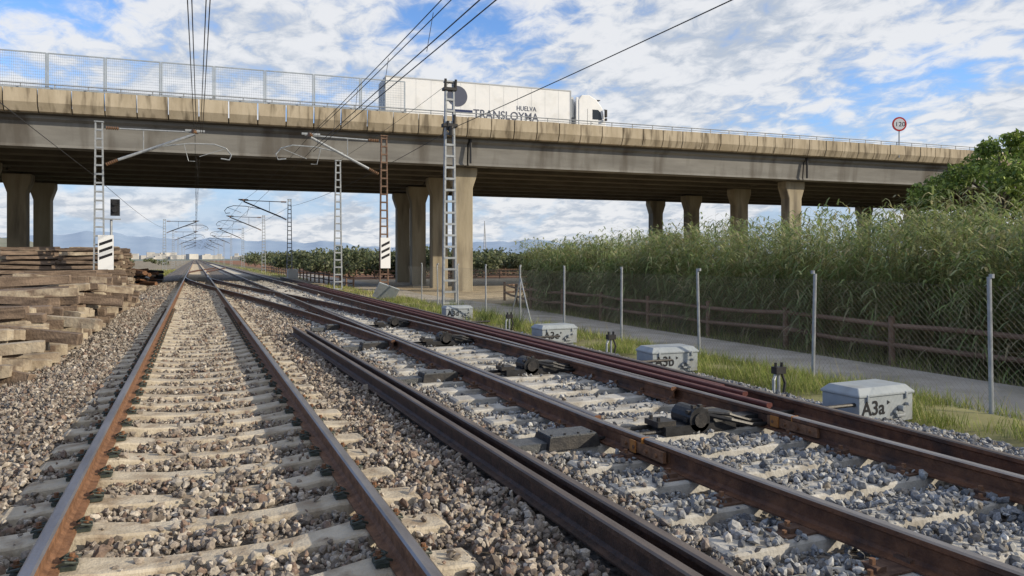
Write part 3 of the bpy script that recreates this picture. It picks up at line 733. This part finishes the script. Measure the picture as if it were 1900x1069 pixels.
def pile(y0,y1,xc,hf,zb=-.52,cc=.28):
    y=y0
    while y<y1:
        z_=zb+.1; tz=U(-.05,.06)
        while z_<hf(y)+U(-.12,.12):
            R=Matrix.Rotation(U(-.16,.16),3,'Z')@Matrix.Rotation(tz+U(-.04,.04),3,'Y')@Matrix.Rotation(U(-.15,.15),3,'X')
            mi=0 if random.random()<(.8 if z_<.35 else cc) else 1
            hg=U(.14,.185)
            beam((xc+U(-.40,.25)+(.2 if z_<0 else 0),y+U(-.06,.06),z_),U(2.25,2.7),U(.20,.26),hg,R,mi); z_+=U(.20,.24)
        y+=.30
pile(12.4,33.0,-3.7,Hs)
pile(41.6,50,-4.75,lambda y:1.95 if y<47 else 1.5,-.6,.15)
pile(42.0,48,-7.3,lambda y:1.85,-.6,.15)
for k in range(11):
    y=13.0+k*1.7+U(-.3,.3); beam((-2.9+U(-.3,.2),y,Hs(y)*.7+U(-.25,.2)),2.3,.23,.18,Matrix.Rotation(U(-.5,.25),3,'Z')@Matrix.Rotation(U(.05,.22),3,'Y')@Matrix.Rotation(U(-.2,.2),3,'X'),random.choice([0,1,1]))
for k in range(8):
    y=20+k*1.6; beam((-2.35+U(-.2,.2),y,-.42),1.6,.22,.16,Matrix.Rotation(U(.4,1.5),3,'Z'),1)
b.obj('beams',[M['oldconc'],M['oldwood']],ST)
e=empty('scrap_pile'); b=MB()
for k in range(40):
    a=U(0,3.1); c=Vector((-3.4+U(-1.3,.7),57+U(-3,5),-.5+U(0,1.1))); d=Vector((math.cos(a),math.sin(a),U(-.1,.1)))*U(.6,1.4); b.tube([c-d,c+d],U(.06,.17),5,k%2)
b.obj('scrap',[M['black'],M['rust']],e)
e=empty('leaning_slab'); b=MB(); b.box((7.75,32.2,-.05),(.95,.08,.75),0,Matrix.Rotation(.35,3,'Y')@Matrix.Rotation(.5,3,'X')); b.obj('slab',[M['boxgrey']],e)
e=empty('trackside_cabinet'); b=MB(); b.box((8.2,70,-.1),(.9,.5,1.1),0); b.box((8.2,70,.48),(1.0,.6,.06),0); b.cyl((7.9,69.72,.1),(7.9,69.75,.1),.05,8,0); b.obj('cabinet',[M['signwhite']],e)

# ------------------------------------------------------------------ vegetation
def strips(P,D,Lh,W,Droop,C,seg=3):
    n=len(P); side=np.cross(D,np.array([0,0,1.0])); s_=np.linalg.norm(side,axis=1)[:,None]; side=np.where(s_>1e-3,side/np.maximum(s_,1e-3),np.array([1.0,0,0]))
    Vs=[];ks=np.linspace(0,1,seg+1)
    for k in ks:
        c=P+D*(Lh*k)[:,None]; c[:,2]-=Droop*k**2
        wd=W*((1-k)**.7 if k>0.3 else 0.6+k)
        wd=np.maximum(wd,.002)
        Vs.append(c-side*wd[:,None]/2); Vs.append(c+side*wd[:,None]/2)
    V=np.stack(Vs,1); nv=2*(seg+1)
    F=np.array([(2*i,2*i+1,2*i+3,2*i+2) for i in range(seg)])
    F=(F[None]+np.arange(n)[:,None,None]*nv).reshape(-1,4)
    return V.reshape(-1,3),F,np.repeat(C,nv,0)
def join(parts):
    Vs=[];Fs=[];Cs=[];o=0
    for V,F,C in parts: Vs.append(V);Fs.append(F+o);Cs.append(C);o+=len(V)
    return np.concatenate(Vs),np.concatenate(Fs),np.concatenate(Cs)
n=5000
rx=13.7+7.5*rng.random(n)**1.6; ry=rng.uniform(2,34,n)
rx+= .25*np.sin(ry*1.3)+.15*np.sin(ry*3.1)
rx=np.where(ry>28,rx+(ry-28)*.30,rx)
h=rng.uniform(2.45,3.30,n)*np.interp(rx,[13.6,14.2,15.0,18,23],[.62,.92,1.03,1.10,1.16])*(1+.06*np.sin(ry*.9+rx)+.05*np.sin(ry*2.3))*np.interp(ry,[5,12,22,33],[1.06,1.05,1.0,.88])
base=np.stack([rx,ry,np.full(n,-.78)],-1)
lean=rng.normal(0,.09,(n,2)); lean[:,0]-=.06
parts=[]
D=np.stack([lean[:,0],lean[:,1],np.ones(n)],-1); D/=np.linalg.norm(D,axis=1)[:,None]
cs=np.array([(.26,.24,.11)])*rng.uniform(.7,1.2,(n,1))
parts.append(strips(base.copy(),D,h,np.full(n,.026),np.zeros(n),cs,2))
K=16
for k in range(K):
    t=(.12+.88*((k+rng.random(n))/K)**.85)
    P=base+D*(h*t)[:,None]
    az=rng.uniform(0,2*math.pi,n); upv=rng.uniform(.2,.9,n)+.5*(t>.88)
    d=np.stack([np.cos(az),np.sin(az),upv],-1); d/=np.linalg.norm(d,axis=1)[:,None]
    ll=rng.uniform(.45,.85,n)*(1-.2*t)
    g=np.array([(.18,.235,.08),(.24,.295,.105),(.32,.345,.165),(.12,.17,.06),(.38,.34,.19)])[rng.choice(5,n,p=[.27,.29,.22,.10,.12])]
    dry=np.array([.31,.25,.145]); f=((t<.40)&(rng.random(n)<.5))[:,None]; g=np.where(f,dry,g)*rng.uniform(.75,1.25,(n,1))
    parts.append(strips(P,d,ll,rng.uniform(.04,.072,n),rng.uniform(.3,.85,n)*ll*1.3,g,3))
V,F,C=join(parts); npmesh('reed_bed',V,F,M['reed'],C)

def grass(x0,x1,y0,y1,n,hmin,hmax,cols,wd=.008,clump=True):
    x=rng.uniform(x0,x1,n); y=rng.uniform(y0,y1,n)
    if clump:
        k=np.sin(x*3.1+y*1.7)+np.sin(y*2.9-x*2.2)+np.sin(y*.8+1)+rng.normal(0,.5,n); keep=k>-.5; x,y=x[keep],y[keep]; n=len(x)
    az=rng.uniform(0,6.28,n); d=np.stack([np.cos(az)*.45,np.sin(az)*.45,np.ones(n)],-1)*1.0; d/=np.linalg.norm(d,axis=1)[:,None]
    L_=rng.uniform(hmin,hmax,n)*(.6+.8*rng.random(n)**2)
    C=np.array(cols)[rng.integers(0,len(cols),n)]*rng.uniform(.75,1.25,(n,1))
    return strips(np.stack([x,y,gz(x,y)-.02],-1),d,L_,np.full(n,wd),L_*rng.uniform(.05,.4,n),C,2)
gc=[(.21,.26,.06),(.28,.33,.08),(.34,.34,.12),(.15,.20,.05)]
gd=[(.33,.29,.14),(.24,.24,.10),(.38,.33,.20)]
p=[grass(7.4,9.2,2.5,14,32000,.08,.28,gc,.010),grass(7.5,9.3,14,34,14000,.08,.28,gc,.018),
   grass(7.4,9.6,3,34,5000,.15,.45,gd,.009),grass(12.9,14.4,1,32,9000,.1,.4,gc+gd,.014,False),
   grass(7.4,9.4,30,50,5000,.1,.3,gc+gd,.03),grass(7.5,11,75,160,5000,.1,.35,gc+gd,.06),
   grass(-6.5,-2.6,30,60,5000,.1,.3,gd,.03),grass(-14,-3,70,140,7000,.2,.5,[(.20,.23,.06),(.28,.27,.08)],.08)]
V,F,C=join(p); npmesh('grass_verge',V,F,M['grass'],C)

def leafcloud(cen,rad,n,size,cols,flat=.75):
    d=rng.normal(size=(n,3)); d/=np.linalg.norm(d,axis=1)[:,None]; r=rad*(.45+.6*rng.random(n))[:,None]
    P=np.array(cen)+d*r*np.array([1,1,flat])
    a=rng.normal(size=(n,3)); a/=np.linalg.norm(a,axis=1)[:,None]; b_=np.cross(a,rng.normal(size=(n,3))); b_/=np.linalg.norm(b_,axis=1)[:,None]
    s_=(size*rng.uniform(.5,1.3,n))[:,None]
    V=np.stack([P-a*s_,P-b_*s_*.45,P+a*s_,P+b_*s_*.45],1).reshape(-1,3)
    F=np.arange(4*n).reshape(-1,4)
    C=np.array(cols)[rng.integers(0,len(cols),n)]*rng.uniform(.7,1.25,(n,1))
    return V,F,np.repeat(C,4,0)
parts=[]; tb=MB(); ol=[(.10,.125,.06),(.13,.15,.075),(.07,.095,.04),(.16,.175,.095)]
pts=[]
for i in range(360):
    D_=72*math.exp(U(0,1.9)); r_=U(-.36,.13) if i%7 else U(-.30,.6)
    Xc=r_*D_; x=.919*Xc+.394*D_; y=-.394*Xc+.919*D_
    if x<13 or (y<82 and x<60): continue
    pts.append((x,y,D_))
for x,y,D_ in pts:
    hgt=U(3.0,4.6)*(1 if D_<220 else 1.3); rr=hgt*.58
    nk=8 if D_<160 else 4
    for k in range(nk):
        parts.append(leafcloud((x+U(-.8,.8)*rr,y+U(-.8,.8)*rr,-.8+hgt*U(.22,.72)),rr*U(.4,.7),int(75 if D_<160 else 45),.17+D_*.0012,ol))
    tb.tube([(x,y,-.9),(x+U(-.2,.2),y,0.0),(x+U(-.5,.5),y+U(-.3,.3),1.0)],.13,6)
V,F,C=join(parts); OR=empty('olive_orchard'); npmesh('crowns',V,F,M['leaf'],C,OR); tb.obj('trunks',[M['bark']],OR)
parts=[]
for i in range(60):
    D_=120*math.exp(U(0,1.6)); r_=U(-.69,-.47); Xc=r_*D_; x=.919*Xc+.394*D_; y=-.394*Xc+.919*D_
    if x>-9: continue
    parts.append(leafcloud((x,y,U(-.2,.8)),U(1,2.2),90,.2+D_*.001,ol+[(.13,.13,.06)]))
V,F,C=join(parts); npmesh('shrubs',V,F,M['leaf'],C)
parts=[]
for i in range(300):
    D_=U(420,900); r_=U(-.36,.2); Xc=r_*D_; x=.919*Xc+.394*D_; y=-.394*Xc+.919*D_
    parts.append(leafcloud((x,y,U(.5,3.5)),U(3,7),40,1.4,[(.09,.12,.08),(.12,.145,.10),(.08,.105,.075)],.6))
V,F,C=join(parts); npmesh('distant_trees',V,F,M['leaf'],C)
PT=empty('pine_tree',(30.0,19.8,-.8)); tb=MB(); parts=[]
tb.cyl((0,0,0),(.2,.1,5.6),.26,10,0,.10)
pc_=[(.15,.22,.045),(.21,.29,.06),(.27,.34,.08),(.09,.14,.035)]
for k in range(64):
    a=U(0,6.28); zz_=U(1.8,6.9); rm=3.3*math.sqrt(max(.05,1-((zz_-4.0)/3.4)**2)); r_=rm*U(.35,1.0)
    c=(r_*math.cos(a),r_*math.sin(a),zz_); tb.cyl((.1,0,max(1,zz_-1.2)),c,.05,5,0,.015)
    parts.append(leafcloud(c,U(.4,.9),340,.11,pc_,.7))
V,F,C=join(parts); npmesh('crown',V,F,M['leaf'],C,PT); tb.obj('trunk_and_limbs',[M['bark']],PT)
parts=[]
for (x,y,zz_,r_) in ((20.5,17,2.2,1.0),(22,15.6,2.2,1.1),(17.8,25,1.9,.8)):
    for k in range(5): parts.append(leafcloud((x+U(-.6,.6)*r_,y+U(-.6,.6)*r_,zz_+U(-.4,.5)*r_),r_*.6,260,.07,[(.09,.13,.04),(.13,.17,.05)]))
V,F,C=join(parts); npmesh('shrubs',V,F,M['leaf'],C)
pp=[]
for (x,y) in ((7.7,17.9),(7.8,20.0),(7.9,23.2)):
    n=220; az=rng.uniform(0,6.28,n); d=np.stack([np.cos(az)*.5,np.sin(az)*.5,np.ones(n)],-1); d/=np.linalg.norm(d,axis=1)[:,None]
    P=np.stack([x+rng.normal(0,.14,n),y+rng.normal(0,.14,n),np.full(n,-.42)],-1); C=np.array([(.16,.20,.07)])*rng.uniform(.6,1.4,(n,1))
    pp.append(strips(P,d,rng.uniform(.25,.75,n),np.full(n,.016),rng.uniform(.02,.15,n),C,3))
V,F,C=join(pp); npmesh('weeds',V,F,M['grass'],C)

# ------------------------------------------------------------------ distance
def ridge(name,R,a0,a1,hf,m,n=160,depth=1500):
    b=MB(); vs=[]
    for i in range(n+1):
        a=a0+(a1-a0)*i/n; h_=hf(i/n)
        for r_,z_ in ((R,-5),(R+depth*.5,h_*.6),(R+depth,h_)): vs.append((math.sin(a)*r_,math.cos(a)*r_,z_))
    fs=[]
    for i in range(n):
        for k in range(2): fs.append((i*3+k,(i+1)*3+k,(i+1)*3+k+1,i*3+k+1))
    b.add(vs,fs); b.obj(name,[m],None,True)
def nz(t,seed,o=6):
    return sum(math.sin(t*(2**k)*6.3*1.3+seed*(k+1)*1.7)/(1.55**k) for k in range(o))/2
d2=math.radians
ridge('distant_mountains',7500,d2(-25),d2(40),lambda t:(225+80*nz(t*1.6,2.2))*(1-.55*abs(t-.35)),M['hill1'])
ridge('hill',2600,d2(-25),d2(-4.0),lambda t:110*math.exp(-((t-.45)/.33)**2)*(1+.12*nz(t*2,1.1)),M['hill2'],80,500)
b=MB()
for i in range(260):
    D_=U(1600,2400); r_=-.69+.28*random.random()**.8; 
    if random.random()<.15: r_=U(-.42,-.2)
    Xc=r_*D_; x=.919*Xc+.394*D_; y=-.394*Xc+.919*D_; h_=U(6,18) if random.random()<.3 else U(4,10)
    b.box((x,y,h_/2),(U(10,26),U(10,20),h_),0,Matrix.Rotation(U(-.5,.5),3,'Z'))
b.obj('distant_town',[M['town']])
e=empty('telecom_tower'); b=MB(); D_=520; Xc=-.0372*D_; x=.919*Xc+.394*D_; y=-.394*Xc+.919*D_
for s_ in ((-1,-1),(1,-1),(0,1)): b.cyl((x+s_[0]*1.2,y+s_[1]*1.2,0),(x,y,28),.25,5,0)
for k in range(10): b.box((x,y,3+k*2.4),(2.2*(1-k/11),1.8*(1-k/11),.2),0)
b.obj('lattice',[M['galv']],e)
